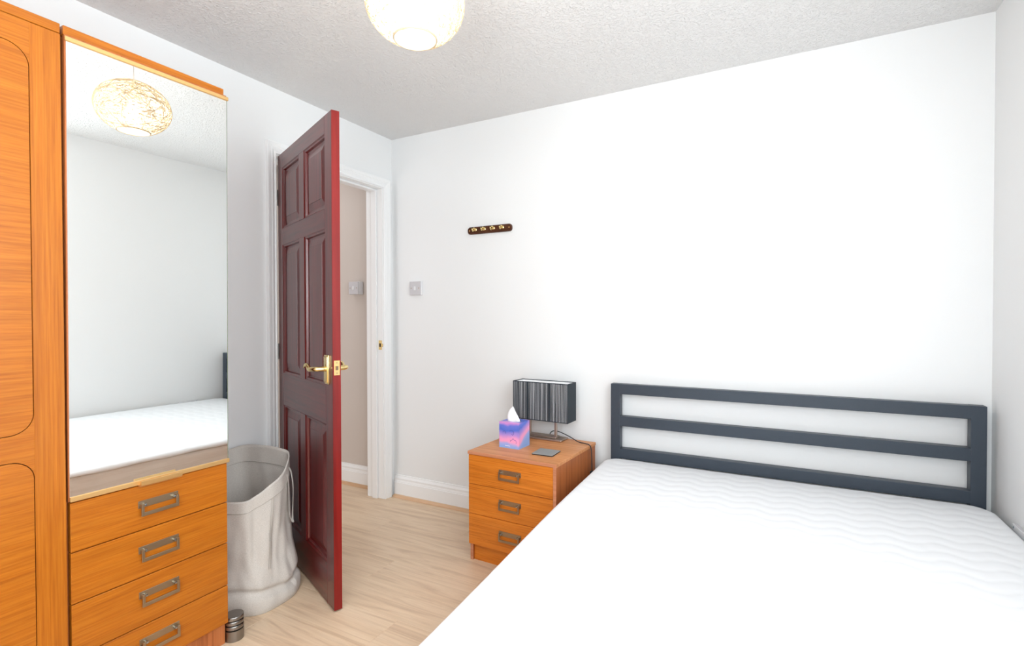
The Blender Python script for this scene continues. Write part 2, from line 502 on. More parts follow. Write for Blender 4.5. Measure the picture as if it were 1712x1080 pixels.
# door lining, stops and architraves
trim = thing('trim_1', 'white painted door frame with moulded architrave', None, kind='structure')
obj('jamb', box(-WT - .004, 0.002, JY0 - 0.03, JY0, 0, JZ, 0.0015), M['trim'], trim)
obj('jamb', box(-WT - .004, 0.002, JY1, JY1 + 0.03, 0, JZ, 0.0015), M['trim'], trim)
obj('head_jamb', box(-WT - .004, 0.002, JY0 - 0.03, JY1 + 0.03, JZ, JZ + 0.03, 0.0015), M['trim'], trim)
obj('door_stop', box(-0.085, -0.043, JY0, JY0 + .013, 0, JZ, 0.002), M['trim'], trim)
obj('door_stop', box(-0.085, -0.043, JY1 - .013, JY1, 0, JZ, 0.002), M['trim'], trim)
obj('door_stop', box(-0.085, -0.043, JY0 + .013, JY1 - .013, JZ - .013, JZ, 0.002), M['trim'], trim)
AP = [(0, 0), (0, .010), (.003, .013), (.008, .014), (.012, .011), (.015, .011), (.021, .014), (.028, .0165), (.034, .015), (.037, .017), (.052, .0195), (.056, .0185), (.057, 0)]
AWD = 0.057
def mitred(bm, path, prof, side):
    """architrave: 3 mitred legs; path in (y,z) inner edge corners; prof (out, thick)"""
    (ya, za), (yb, zb), (yc, zc), (yd, zd) = path
    rows = []
    for o_, t_ in prof:
        rows.append([(side * t_ + (0 if side > 0 else -WT), y, z) for y, z in ((ya - o_, za), (yb - o_, zb + o_), (yc + o_, zc + o_), (yd + o_, zd))])
    return rows
for side in (1, -1):
    rows = mitred(None, ((JY0 - .005, 0), (JY0 - .005, JZ + .005), (JY1 + .005, JZ + .005), (JY1 + .005, 0)), AP, side)
    for leg in range(3):
        bm = bmesh.new()
        A = [bm.verts.new(r[leg]) for r in rows]; B = [bm.verts.new(r[leg + 1]) for r in rows]
        k = len(A)
        for i in range(k):
            bm.faces.new((A[i], A[(i + 1) % k], B[(i + 1) % k], B[i]))
        bm.faces.new(A[::-1]); bm.faces.new(B)
        obj('architrave', bm, M['trim'], trim)
sp_ = obj('strike_plate', box(-0.032, -0.006, JY1 - .0022, JY1 + .001, 0.962, 1.022, 0.001), M['brass'], trim)
sp_['label'] = 'brass strike plate'
obj('strike_hole', box(-0.026, -0.013, JY1 - .0028, JY1 - .001, 0.981, 1.003), M['dark'], sp_)
obj('strike_lip', box(-0.008, 0.004, JY1 - .0032, JY1 - .0005, 0.982, 1.002, 0.001), M['brass'], sp_)

# ------------------------------------------------------------------ the open door
DPHI = 1.9675
DW, DT, DZ0, DZ1 = 0.762, 0.033, 0.007, 1.988
# local axes: x along the door from hinge, y away from the camera (thickness), z up
door = thing('door_1', 'dark red mahogany six panel door standing half open', None, (0.0052, -0.8591, 0), PI / 2 - DPHI, kind='structure')
def stile(x0, x1, z0, z1, nm, m):
    obj(nm, box(x0, x1, 0, DT, z0, z1, 0.0012, 1), m, door)
PX = [(0.077, 0.345), (0.417, 0.685)]
PZ = [(0.172, 0.738), (0.896, 1.532), (1.613, 1.914)]
stile(0, PX[0][0], DZ0, DZ1, 'stile', M['maho_v'])
stile(PX[1][1], DW - 0.001, DZ0, DZ1, 'stile', M['maho_v'])
obj('lit_edge_strip', box(DW - 0.001, DW + 0.001, 0.0006, DT - 0.0006, DZ0, DZ1), M['maho_e'], door)['label'] = 'door edge coloured brighter red for the direct light'
zs = [DZ0] + [v_ for p in PZ for v_ in p] + [DZ1]
for i in range(0, len(zs), 2):
    stile(PX[0][0], PX[1][1], zs[i], zs[i + 1], 'rail', M['maho_h'])
for z0, z1 in PZ:
    stile(PX[0][1], PX[1][0], z0, z1, 'muntin', M['maho_v'])
def raised_panel(x0, x1, z0, z1):
    bm = bmesh.new()
    steps = [(0.0, 0.0005), (0.004, 0.0035), (0.010, 0.0045), (0.014, 0.0125), (0.022, 0.0130), (0.024, 0.0128), (0.052, 0.0062), (0.0525, 0.0045)]
    def ringf(d, y):
        return [bm.verts.new((x, y, z)) for x, z in ((x0 + d, z0 + d), (x1 - d, z0 + d), (x1 - d, z1 - d), (x0 + d, z1 - d))]
    for flip in (0, 1):
        rs_ = [ringf(d, (DT - y) if flip else y) for d, y in steps]
        for a, b_ in zip(rs_, rs_[1:]):
            for i in range(4):
                bm.faces.new((a[i], a[(i + 1) % 4], b_[(i + 1) % 4], b_[i]))
        bm.faces.new(rs_[-1])
        if flip == 0: first = rs_[0]
        else:
            for i in range(4): bm.faces.new((first[i], first[(i + 1) % 4], rs_[0][(i + 1) % 4], rs_[0][i]))
    return bm
for x0, x1 in PX:
    for z0, z1 in PZ:
        obj('panel', raised_panel(x0, x1, z0, z1), M['maho_v'], door)
# lever handles on both faces
def lever(side):
    s = -1 if side == 0 else 1
    y0 = 0.0 if side == 0 else DT
    yy = lambda d: y0 + s * d
    xc, zc = 0.704, 0.968
    bm = bmesh.new()
    a, c = sorted((yy(-0.0005), yy(0.006)))
    bx(bm, xc - .025, xc + .025, a, c, zc - .064, zc + .054, 0.003, 2)
    a, c = sorted((yy(0.004), yy(0.010)))
    bx(bm, xc - .019, xc + .019, a, c, zc - .058, zc + .048, 0.003, 2)
    pl = obj('lever_handle', bm, M['brass'], door, smooth='auto')
    pl['label'] = 'polished brass lever handle'
    bm = bmesh.new()
    for zz in (zc - .055, zc + .045):
        bx(bm, xc - .003, xc + .003, *sorted((yy(0.0095), yy(0.0112))), zz - .003, zz + .003, 0.0008, 1)
    obj('screw', bm, M['bronze'], pl)
    path = [(xc, yy(.008), zc - .002), (xc, yy(.030), zc - .002), (xc - .006, yy(.045), zc - .002), (xc - .025, yy(.052), zc - .003),
            (xc - .042, yy(.054), zc - .005), (xc - .056, yy(.054), zc - .005), (xc - .068, yy(.055), zc + .004), (xc - .078, yy(.056), zc + .010),
            (xc - .090, yy(.057), zc + .011), (xc - .100, yy(.058), zc + .006), (xc - .107, yy(.059), zc - .001)]
    rr = [.011, .010, .0098, .0098, .0098, .0098, .0086, .0076, .0068, .0056, .0036]
    P = catmull(path, 6)
    R_ = []
    for i in range(len(P)):
        t = i / 6; k = min(int(t), len(rr) - 2); R_.append(rr[k] + (rr[k + 1] - rr[k]) * (t - k))
    obj('lever', tube(bmesh.new(), P, R_, 12), M['brass'], pl, smooth='auto')
lever(0); lever(1)
lp = obj('latch_plate', box(DW - .001, DW + .0025, 0.0045, 0.0285, 0.943, 1.002, 0.001, 1), M['brass_s'], door)
lp['label'] = 'brass latch plate on the door edge'
obj('latch_bolt', prism(bmesh.new(), [(DW, 0.0105), (DW + .0095, 0.0105), (DW + .004, 0.0215), (DW, 0.0215)], 'z', 0.964, 0.980), M['bronze'], lp)
for z in (0.952, 0.993):
    bm = bmesh.new(); bx(bm, DW + .001, DW + .0033, 0.0140, 0.0190, z - .0025, z + .0025, 0.0008, 1)
    obj('screw', bm, M['bronze'], lp)
# hinges
for z in (0.22, 1.0, 1.78):
    bm = bmesh.new()
    lathe(bm, [(0, z - .04), (.0055, z - .04), (.0055, z + .04), (0, z + .04)], 12, -0.004, -0.004)
    bx(bm, -0.003, -0.0005, 0.0, 0.028, z - .038, z + .038)
    obj('hinge', bm, M['steel'], door, smooth='auto')

# ------------------------------------------------------------------ furniture handles
def pull(drawer, yc, zt, face, axis):
    """bail pull; axis 'y': drawer face at x=face looking +x, 'x': face at y=face looking -y"""
    w, hp = 0.118, 0.022
    def B(bm, a0, a1, d0, d1, z0, z1, bev=0.0):
        if axis == 'y': bx(bm, face + d0, face + d1, yc + a0, yc + a1, z0, z1, bev, 1)
        else: bx(bm, yc + a0, yc + a1, face - d1, face - d0, z0, z1, bev, 1)
    bm = bmesh.new(); B(bm, -w / 2, w / 2, -0.0005, 0.0025, zt - hp, zt, 0.0008)
    obj('handle_plate', bm, M['bronze'], drawer)
    bm = bmesh.new()
    zb = zt - 0.046; t = 0.008; i = 0.004
    B(bm, -w / 2 + i, -w / 2 + i + t, 0.010, 0.0145, zb, zt - .008, 0.0008)
    B(bm, w / 2 - i - t, w / 2 - i, 0.010, 0.0145, zb, zt - .008, 0.0008)
    B(bm, -w / 2 + i + t * .9, w / 2 - i - t * .9, 0.010, 0.0145, zb, zb + .011, 0.0008)
    for s in (-1, 1):
        a = s * (w / 2 - i - t / 2)
        B(bm, a - .004, a + .004, 0.0, 0.0115, zt - .017, zt - .009)
    obj('bail', bm, M['bronze'], drawer)
    for s in (-1, 1):
        a = s * (w / 2 - 0.016)
        prof = [(0, 0.0), (.0048, 0.0), (.0048, .008), (.0036, .0112), (0, .0122)]
        bm = bmesh.new(); lathe(bm, prof, 12)
        o = obj('stud', bm, M['stud'], drawer, smooth='auto')
        if axis == 'y': o.location = (face + .002, yc + a, zt - .0125); o.rotation_euler = (0, PI / 2, 0)
        else: o.location = (yc + a, face - .002, zt - .0125); o.rotation_euler = (PI / 2, 0, 0)

# ------------------------------------------------------------------ wardrobe on the left
XF = 0.5294                          # front plane of wardrobe and mirror unit
WY1 = -1.938
ward = thing('wardrobe', 'tall orange teak wardrobe with rounded inlaid door panels at left edge', 'wardrobe', (0, 0, 0))
WYL = WY1 - 0.914
obj('carcass', box(0.022, XF - 0.021, WYL, WY1, 0.0, 1.950, 0.001, 1), M['teak_side'], ward)
obj('top_fascia', box(0.022, XF, WYL, WY1, 1.9535, 1.9800, 0.0015, 1), M['teak_h'], ward)
obj('plinth', box(XF - 0.06, XF - 0.040, WYL + .02, WY1 - .02, 0.0, 0.079), M['teak_h'], ward)
def wardrobe_door(ya, yb):
    z0, z1 = 0.082, 1.9515
    d = obj('door', box(XF - 0.0195, XF - 0.006, ya, yb, z0, z1), M['groove'], ward)
    st = 0.066
    a, c = ya + st, yb - st
    obj('stile', box(XF - 0.006, XF, c, yb, z0, z1, 0.0006, 1), M['teak_v'], d)
    obj('stile', box(XF - 0.006, XF, ya, a, z0, z1, 0.0006, 1), M['teak_v'], d)
    R_ = 0.052; g = 0.0022
    tops = [(0.868, 1.886), (0.150, 0.800)]
    # rails with hollowed corners
    def rail(za, zb, up, dn):
        pts = []
        if up:      # panel lies above: corners rise at the sides
            pts += [(c, zb + R_)] + arc(c - R_, zb + R_, R_, 0, -90)[1:] + arc(a + R_, zb + R_, R_, 270, 180)
        else: pts += [(c, zb), (a, zb)]
        if dn:
            pts += arc(a + R_, za - R_, R_, 180, 90) + arc(c - R_, za - R_, R_, 90, 0)
        else: pts += [(a, za), (c, za)]
        obj('rail', prism(bmesh.new(), pts, 'x', XF - 0.006, XF), M['teak_h'], d)
    rail(1.886, z1, False, True); rail(0.800, 0.868, True, True); rail(z0, 0.150, True, False)
    for za, zb in tops:
        obj('panel', prism(bmesh.new(), rrect(a + g, c - g, za + g, zb - g, R_ - g), 'x', XF - 0.006, XF + 0.0002), M['teak_h'], d)
wardrobe_door(WY1 - 0.456, WY1)
wardrobe_door(WYL, WY1 - 0.459)

# ------------------------------------------------------------------ mirror unit with drawers
MY0, MY1 = -1.931, -1.4745
cab = thing('mirror_cabinet', 'orange teak cabinet with a tall mirror above four handled drawers', 'cabinet', (0, 0, 0))
obj('carcass', box(0.022, XF - 0.020, MY0, MY1, 0.0, 1.955, 0.001, 1), M['teak_side'], cab)
obj('top_fascia', box(0.022, XF - 0.001, MY0, MY1, 1.955, 1.9805, 0.001, 1), M['teak_h'], cab)
obj('plinth', box(XF - 0.042, XF - 0.022, MY0 + .017, MY1 - .017, 0.0, 0.079), M['teak_h'], cab)
# mirror door: hinged at its left, a little ajar and leaning
mpiv = Vector((XF - 0.0085, MY0, 0.658))
mdoor = obj('mirror_door', box(-0.012, 0.0025, 0.0, MY1 - MY0 + .001, 0.0, 1.296, 0.001, 1), M['teak_side'], cab, loc=mpiv,
            rot=(0, math.radians(0.55), math.radians(-0.95)))
mw = MY1 - MY0
obj('mirror_glass', box(0.0025, 0.0065, 0.002, mw - .001, 0.014, 1.280, 0.0004, 1), M['mirror'], mdoor)['label'] = 'mirror glass'
obj('glass_edge', box(0.0015, 0.0060, mw - .001, mw + .0012, 0.014, 1.282), mat('green_glass_edge', rgb(120, 128, 110), 0.2), mdoor)
obj('brass_strip', box(0.002, 0.0105, -0.001, mw + .004, 1.2770, 1.290, 0.0015, 1), M['brass_s'], mdoor)
obj('brass_strip', box(0.002, 0.0105, 0.002, mw + .004, 0.0, 0.0145, 0.0015, 1), M['brass_s'], mdoor)
bm = prism(bmesh.new(), [(0.0095, -0.002), (0.0095, 0.003), (0.022, 0.0055), (0.027, 0.0150), (0.031, 0.0145), (0.029, 0.0015), (0.025, -0.0025)], 'y', 0.170, 0.290)
obj('finger_pull', bm, M['brass_s'], mdoor)['label'] = 'brass finger pull'
DZS = [(0.5165, 0.6545), (0.3705, 0.5135), (0.2190, 0.3675), (0.0820, 0.2160)]
for i, (z0, z1) in enumerate(DZS):
    d = obj('drawer', box(XF - 0.019, XF, MY0 + .002, MY1 - .001, z0, z1, 0.0012, 1), M['teak_h'], cab)
    zt = (0.607, 0.465, 0.325, 0.1775)[i]
    pull(d, -1.7015, zt, XF, 'y')

# ------------------------------------------------------------------ bedside cabinet (local frame: x across, y to the wall)
BR = math.radians(-2.3)
BO = (0.935, -0.53, 0.0)
bed_cab = thing('bedside_cabinet', 'small orange teak bedside cabinet with three drawers beside the bed', 'cabinet', BO, BR)
BW, BD, BH = 0.470, 0.462, 0.530
obj('top', box(0.0, BW + .002, -0.003, BD, BH - .015, BH, 0.0012, 1), M['teak_top'], bed_cab)
obj('edging', box(0.0005, BW + .0015, -0.0042, -0.0028, BH - .0145, BH - .0006), M['teak_edge'], bed_cab)['label'] = 'pinkish front edging'
obj('side_panel', box(0.004, 0.020, 0.014, BD - .004, 0.0, BH - .015, 0.0006, 1), M['teak_side'], bed_cab)
obj('side_panel', box(BW - .015, BW, 0.0, BD - .004, 0.0, BH - .015, 0.0006, 1), M['teak_side'], bed_cab)
obj('edging', box(BW - .0148, BW - .0002, -0.0016, 0.0002, 0.0, BH - .0155), M['teak_edge'], bed_cab)
obj('edging', box(0.0042, 0.0198, 0.0126, 0.0142, 0.0, 0.083), M['teak_edge'], bed_cab)
obj('back_panel', box(0.020, BW - .015, BD - .012, BD - .006, 0.02, BH - .015), M['teak_side'], bed_cab)
obj('plinth', box(0.020, BW - .015, 0.024, 0.040, 0.0, 0.081), M['teak_x'], bed_cab)
for i, (z0, z1) in enumerate(((0.3745, 0.5135), (0.2325, 0.3725), (0.0840, 0.2305))):
    d = obj('drawer', box(0.0045, BW - .0158, -0.0018, 0.0132, z0, z1, 0.0010, 1), M['teak_x'], bed_cab)
    pull(d, 0.235, (0.4655, 0.3255, 0.1800)[i], -0.0018, 'x')

def BL(x, y, z=BH):
    c, s = math.cos(BR), math.sin(BR)
    return (BO[0] + c * x - s * y, BO[1] + s * x + c * y, z)

# tissue box
tb = thing('tissue_box', 'pink and blue printed cube tissue box on the bedside cabinet', 'tissue box', BL(0.0935, 0.134), BR)
TW, TDp, TH = 0.112, 0.108, 0.126
bm = bmesh.new()
# box with an oval opening in the top
outer = [(0, 0), (TW, 0), (TW, TDp), (0, TDp)]
vb = [bm.verts.new((x, y, 0)) for x, y in outer]; vt = [bm.verts.new((x, y, TH)) for x, y in outer]
for i in range(4): bm.faces.new((vb[i], vb[(i + 1) % 4], vt[(i + 1) % 4], vt[i]))
bm.faces.new(vb[::-1])
K = 24
ell = [bm.verts.new((TW / 2 + .038 * math.cos(2 * PI * (i + .5) / K - 3 * PI / 4 - PI / K), TDp / 2 + .026 * math.sin(2 * PI * (i + .5) / K - 3 * PI / 4 - PI / K), TH)) for i in range(K)]
q = K // 4
for s in range(4):
    for i in range(q):
        a, c = ell[(s * q + i) % K], ell[(s * q + i + 1) % K]
        bm.faces.new((vt[s], c, a)) if i < q - 1 else bm.faces.new((vt[s], vt[(s + 1) % 4], c, a))
obj('carton', bm, M['card'], tb)
bm = bmesh.new(); bx(bm, .006, TW - .006, .006, TDp - .006, .004, TH - .02)  # dark block stands in for the shade inside the carton
obj('inner_shade_block', bm, M['dark'], tb)
# printed scrolls and lettering on the front
def stroke(pts, r, m, nm):
    obj(nm, tube(bmesh.new(), catmull([(x, -0.0003, z) for x, z in pts], 5), r, 6, flat=(0.4, 1.0) if False else None), m, tb)
stroke([(.060, .084), (.070, .090), (.080, .086), (.083, .076), (.078, .067), (.071, .070)], .0008, M['ink'], 'printed_scroll')
stroke([(.022, .078), (.030, .083), (.036, .078), (.034, .070)], .0008, M['ink'], 'printed_scroll')
stroke([(.064, .032), (.066, .040), (.074, .042), (.079, .050), (.086, .043), (.094, .042), (.098, .035), (.097, .027)], .0008, M['ink'], 'printed_scroll')
stroke([(.036, .0095), (.038, .014), (.040, .010), (.043, .013), (.046, .010), (.049, .0135), (.052, .010), (.056, .012), (.062, .010)], .0010, M['white_ink'], 'printed_lettering')
# tissue
bm = bmesh.new()
NR, NA = 11, 28
rings = []
for i in range(NR):
    t = i / (NR - 1)
    z = TH - .015 + t * .082
    rad = .027 * (1 - t) ** 0.6 * (1.0 + 0.30 * math.sin(t * PI)) + .0012
    ring = []
    for j in range(NA):
        a = 2 * PI * j / NA
        fold = 1 + .38 * (1 - t * .5) * math.sin(3 * a + 1.2 + 1.5 * t) * (0.35 + .65 * abs(math.cos(a)))
        ring.append(bm.verts.new((TW / 2 - .002 + rad * fold * math.cos(a) - .010 * math.sin(t * 2.4) * (1 if t < .9 else .9), TDp / 2 + rad * .62 * fold * math.sin(a), z + .004 * math.sin(2 * a) * t)))
    rings.append(ring)
for a, c in zip(rings, rings[1:]):
    for j in range(NA): bm.faces.new((a[j], a[(j + 1) % NA], c[(j + 1) % NA], c[j]))
bm.faces.new(rings[-1])
obj('tissue', bm, M['tissue'], tb, smooth=True)

# coaster
co = obj('coaster', box(-.052, .052, -.052, .052, 0.0, 0.0045, 0.001, 1), M['rubber'], None, BL(0.348, 0.145), BR + math.radians(4))
tag(co, 'flat grey square coaster on the bedside cabinet top', 'coaster')
obj('coaster_face', box(-.0515, .0515, -.0515, .0515, 0.0045, 0.0070, 0.0006, 1), M['coaster'], co)

# bedside lamp
lamp = thing('table_lamp', 'rectangular black string shade table lamp with pewter base on bedside cabinet', 'lamp', BL(0.205, 0.412), BR)
obj('base_plate', box(-.118, .118, -.050, .040, 0.0, 0.011, 0.004, 2), M['pewter'], lamp)
obj('base_tray', box(-.106, .078, -.030, .024, 0.011, 0.0185, 0.003, 2), M['pewter'], lamp)
for x in (-.088, .066):
    obj('post', box(x - .0065 if x > 0 else x - .015, x + .0065 if x > 0 else x + .008, -.010, .004, 0.011, 0.12, 0.0015, 1), M['pewter'], lamp)
obj('crossbar', box(-.095, .072, -.008, .002, .118, .126, .001, 1), M['pewter'], lamp)
S0, S1, SY0, SY1, SZ0, SZ1 = -.163, .155, -.052, .052, 0.100, 0.301
sh = thing('shade', 'black string shade', None); sh.parent = lamp
sh['label'] = 'black string shade'
bm = bmesh.new()
t = .003
bx(bm, S0 + t, S1 - t, SY0 + t, SY0 + 2 * t, SZ0 + .002, SZ1 - .004); bx(bm, S0 + t, S1 - t, SY1 - 2 * t, SY1 - t, SZ0 + .002, SZ1 - .004)
bx(bm, S0 + t, S0 + 2 * t, SY0 + t, SY1 - t, SZ0 + .002, SZ1 - .004); bx(bm, S1 - 2 * t, S1 - t, SY0 + t, SY1 - t, SZ0 + .002, SZ1 - .004)
obj('lining', bm, M['liner_w'], sh)
obj('diffuser', box(S0 + .006, S1 - .006, SY0 + .006, SY1 - .006, SZ1 - .016, SZ1 - .012), M['liner_w'], sh)['label'] = 'white top of the shade'
for z0 in (SZ1 - .004, SZ0):
    for y in (SY0, SY1 - t):
        obj('frame_bar', box(S0, S1, y, y + t, z0, z0 + .004, 0.0006, 1), M['shade_edge'], sh)
    for x in (S0, S1 - t):
        obj('frame_bar', box(x, x + t, SY0 + t, SY1 - t, z0, z0 + .004, 0.0006, 1), M['shade_edge'], sh)
bm = bmesh.new()
rnd = random.Random(3)
for (y0, s) in ((SY0, 1), (SY1, -1)):
    x = S0 + .002
    while x < S1 - .004:
        w_ = rnd.choice((.0008, .0012, .0018, .0026, .004)); g_ = rnd.choice((.0001, .0003, .0004, .0007, .0011))
        a, c = sorted((y0 + s * .0006, y0 + s * .0016))
        lean = rnd.uniform(-.0012, .0012)
        xe = min(x + w_, S1 - .002)
        vs = [bm.verts.new(p) for p in ((x, a, SZ0 + .002), (xe, a, SZ0 + .002), (xe + lean, a, SZ1 - .002), (x + lean, a, SZ1 - .002))]
        vs2 = [bm.verts.new((v_.co.x, c, v_.co.z)) for v_ in vs]
        bm.faces.new(vs); bm.faces.new(vs2[::-1])
        for i in range(4): bm.faces.new((vs[i], vs2[i], vs2[(i + 1) % 4], vs[(i + 1) % 4]))
        x += w_ + g_
tag(obj('thread_cover', bm, M['thread'], sh), kind='stuff')
obj('shade_end', box(S0 - .0012, S0 + .001, SY0 - .0012, SY1 + .0012, SZ0, SZ1), M['shade_edge'], sh)
obj('shade_end', box(S1 - .001, S1 + .0012, SY0 - .0012, SY1 + .0012, SZ0, SZ1), M['shade_edge'], sh)
for x in (-.078 + .002, .034 - .002 + .02):
    obj('thread_band', box(x - .0045, x + .0045, SY0 - .001, SY0 + .002, SZ0 + .001, SZ1 - .001), M['shade_edge'], sh)
cp = catmull([(.02, .020, .018), (.02, .040, .028), (.035, .052, .032), (.07, .050, .028), (.13, .030, .016), (.19, .000, .004), (.232, -.018, .0042), (.262, -.030, .0036), (.274, -.033, -.012), (.278, -.033, -.06), (.279, -.032, -.20), (.279, -.030, -.36)], 8)
obj('power_cord', tube(bmesh.new(), cp, .0024, 8), M['cable'], lamp, smooth=True)['label'] = 'thin black cable'
cl = cp[-20]
obj('cord_switch', box(.271, .289, -.041, -.023, -.175, -.125, .003, 2), M['rubber'], lamp)

# ------------------------------------------------------------------ wall fittings
sw = thing('light_switch', 'white square light switch on the back wall below the hook rail', 'switch', (0.207, 0.0, 1.355))
obj('back_box', box(-.044, .044, -.016, 0.0, -.044, .044, .003, 2), M['white_plastic'], sw)
obj('face_plate', box(-.043, .043, -.024, -.016, -.043, .043, .002, 2), M['shaded_plastic'], sw)
for x in (-.030, .030):
    bm = bmesh.new(); bx(bm, x - .003, x + .003, -.0252, -.0235, -.003, .003, .0008, 1)
    obj('screw', bm, M['bronze'], sw)
obj('rocker', box(-.0085, .0085, -.0270, -.0235, -.0125, .0125, .001, 1), M['white_plastic'], sw)
hs = thing('light_switch', 'white switch box on the beige hall wall seen through the doorway', 'switch', (-0.335, HWY, 1.372))
obj('back_box', box(-.044, .044, -.040, 0.0, -.044, .044, .003, 2), M['white_plastic'], hs)
obj('face_plate', box(-.043, .043, -.049, -.040, -.043, .043, .002, 2), M['shaded_plastic'], hs)
for x in (-.030, .030):
    bm = bmesh.new(); bx(bm, x - .003, x + .003, -.0502, -.0485, -.003, .003, .0008, 1)
    obj('screw', bm, M['bronze'], hs)
obj('rocker', box(-.0085, .0085, -.0525, -.0485, -.0125, .0125, .001, 1), M['white_plastic'], hs)

so = thing('wall_socket', 'white plate with a bright screw low on the right wall beside the mattress', 'socket', (W, -0.335, 0.4255))
obj('back_box', box(-.010, 0.0, -.073, .073, -.043, .043, .0015, 1), M['shaded_plastic'], so)
obj('face_plate', box(-.0145, -.010, -.073, .073, -.043, .043, .0012, 1), M['white_plastic'], so)
bm = bmesh.new(); lathe(bm, [(0, 0), (.0042, 0), (.0042, .001), (.003, .002), (0, .0022)], 12)
obj('screw', bm, M['stud'], so, loc=(-.0145, .058, .034), rot=(0, -PI / 2, 0))

# hook rail
hr = thing('hook_rail', 'dark brown wooden rail with four brass hooks on the back wall', 'hook rail', (0.7483, 0.0, 1.6855))
bm = bmesh.new()
HLn, HHt = .1485, .0215
pts = rrect(-HLn, HLn, -HHt, HHt, .017, 6)
f0 = [bm.verts.new((x, 0, z)) for x, z in pts]
f1 = [bm.verts.new((x, -.012, z)) for x, z in pts]
f2 = [bm.verts.new((x * .985, -.016, z * .85)) for x, z in pts]
for a, c in ((f0, f1), (f1, f2)):
    for i in range(len(pts)): bm.faces.new((a[i], a[(i + 1) % len(pts)], c[(i + 1) % len(pts)], c[i]))
bm.faces.new(f0); bm.faces.new(f2)
obj('back_board', bm, M['rack_wood'], hr)
for k in range(4):
    x = -.092 + k * .0615
    bm = bmesh.new()
    lathe(bm, [(0, 0), (.0095, 0), (.0095, .002), (.006, .0045), (0, .005)], 16)
    hk = obj('hook', bm, M['brass'], hr, loc=(x, -.0158, .003), rot=(PI / 2, 0, 0), smooth='auto')
    hk['label'] = 'brass hook'
    bm = bmesh.new()
    tube(bm, catmull([(0, -.018, .004), (0, -.030, .000), (0, -.041, -.008), (0, -.049, -.007), (0, -.052, .000)], 5), .0034, 8)
    tube(bm, catmull([(0, -.018, .004), (0, -.025, .008), (0, -.032, .009)], 5), .003, 8)
    for y_, z_ in ((-.052, .001), (-.033, .009)):
        lathe_b = bmesh.ops.create_uvsphere(bm, u_segments=10, v_segments=6, radius=.0052, matrix=Matrix.Translation((0, y_, z_)))
    bm.transform(Matrix.Translation((x, 0, 0)))
    o = obj('hook_arm', bm, M['brass'], hr, smooth=True)
for x in (-.134, .134):
    bm = bmesh.new(); lathe(bm, [(0, 0), (.0045, 0), (.0035, .0015), (0, .002)], 12)
    obj('screw', bm, M['brass_s'], hr, loc=(x, -.0158, 0), rot=(PI / 2, 0, 0))

# ------------------------------------------------------------------ bed frame
BX0, BX1, HY0, HY1 = 1.500, 2.948, -0.075, -0.030
bed = thing('bed_frame', 'slate grey square tube metal bed with a three bar headboard', 'bed', (0, 0, 0))
PWD = 0.047
for x in (BX0, BX1 - PWD):
    obj('headboard_post', box(x, x + PWD, HY0, HY1, 0.0, 0.8345, 0.0022, 2), M['slate'], bed)
for z0, z1 in ((0.7835, 0.8340), (0.6225, 0.6725), (0.4600, 0.5100)):
    obj('headboard_rail', box(BX0 + PWD - .002, BX1 - PWD + .002, HY0 + .0006, HY1 - .0006, z0, z1, 0.0022, 2), M['slate'], bed)
BY0 = -2.04
for x in (BX0, BX1 - .04):
    obj('side_rail', box(x, x + .04, BY0 + .04, HY0, 0.20, 0.25, .002, 1), M['slate'], bed)
obj('foot_rail', box(BX0, BX1, BY0, BY0 + .04, 0.20, 0.25, .002, 1), M['slate'], bed)
for x in (BX0, BX1 - .04):
    obj('leg', box(x, x + .04, BY0, BY0 + .04, 0.0, 0.20, .002, 1), M['slate'], bed)
for k in range(9):
    y = HY0 - .12 - k * .215
    obj('slat', box(BX0 + .038, BX1 - .038, y - .035, y + .035, 0.236, 0.252), M['bead'], bed)

# ------------------------------------------------------------------ mattress
MTX1, MTY1, MTY0 = 2.962, -0.077, -2.03
MZ0, MZ1 = 0.252, 0.4685
def left_edge(y):      # the mattress lies slightly askew, its left side drifting in towards the foot
    t = (MTY1 - y) / 1.9
    return 1.478 + 0.112 * t
mat_root = thing('mattress', 'white quilted mattress on the grey metal bed', 'mattress', (0, 0, 0))
def outline(inset, n_side):
    """rounded outline in plan, counter-clockwise, constant vertex count"""
    r = max(0.085 - inset, 0.01)
    x0n, x0f = left_edge(MTY1) + inset, left_edge(MTY0) + inset
    x1 = MTX1 - inset; y1 = MTY1 - inset; y0 = MTY0 + inset
    pts = []
    pts += [(x1 - r + r * math.cos(a), y0 + r + r * math.sin(a)) for a in [-PI / 2 + PI / 2 * i / 6 for i in range(7)]]
    pts += [(x1, y0 + r + (y1 - y0 - 2 * r) * i / n_side) for i in range(1, n_side)]
    pts += [(x1 - r + r * math.cos(a), y1 - r + r * math.sin(a)) for a in [PI / 2 * i / 6 for i in range(7)]]
    pts += [(x1 - r + (x0n + r - x1 + r) * i / n_side, y1) for i in range(1, n_side)]
    pts += [(x0n + r + r * math.cos(a), y1 - r + r * math.sin(a)) for a in [PI / 2 + PI / 2 * i / 6 for i in range(7)]]
    pts += [(x0n + (x0f - x0n) * i / n_side, y1 - r + (y0 - y1 + 2 * r) * i / n_side) for i in range(1, n_side)]
    pts += [(x0f + r + r * math.cos(a), y0 + r + r * math.sin(a)) for a in [PI + PI / 2 * i / 6 for i in range(7)]]
    pts += [(x0f + r + (x1 - x0f - 2 * r) * i / n_side, y0) for i in range(1, n_side)]
    return pts
def ring_mesh(levels, n_side=24, cap=True):
    bm = bmesh.new(); prev = None
    for inset, z in levels:
        R_ = [bm.verts.new((x, y, z)) for x, y in outline(inset, n_side)]
        if prev:
            for i in range(len(R_)): bm.faces.new((prev[i], prev[(i + 1) % len(R_)], R_[(i + 1) % len(R_)], R_[i]))
        prev = R_
    return bm, prev
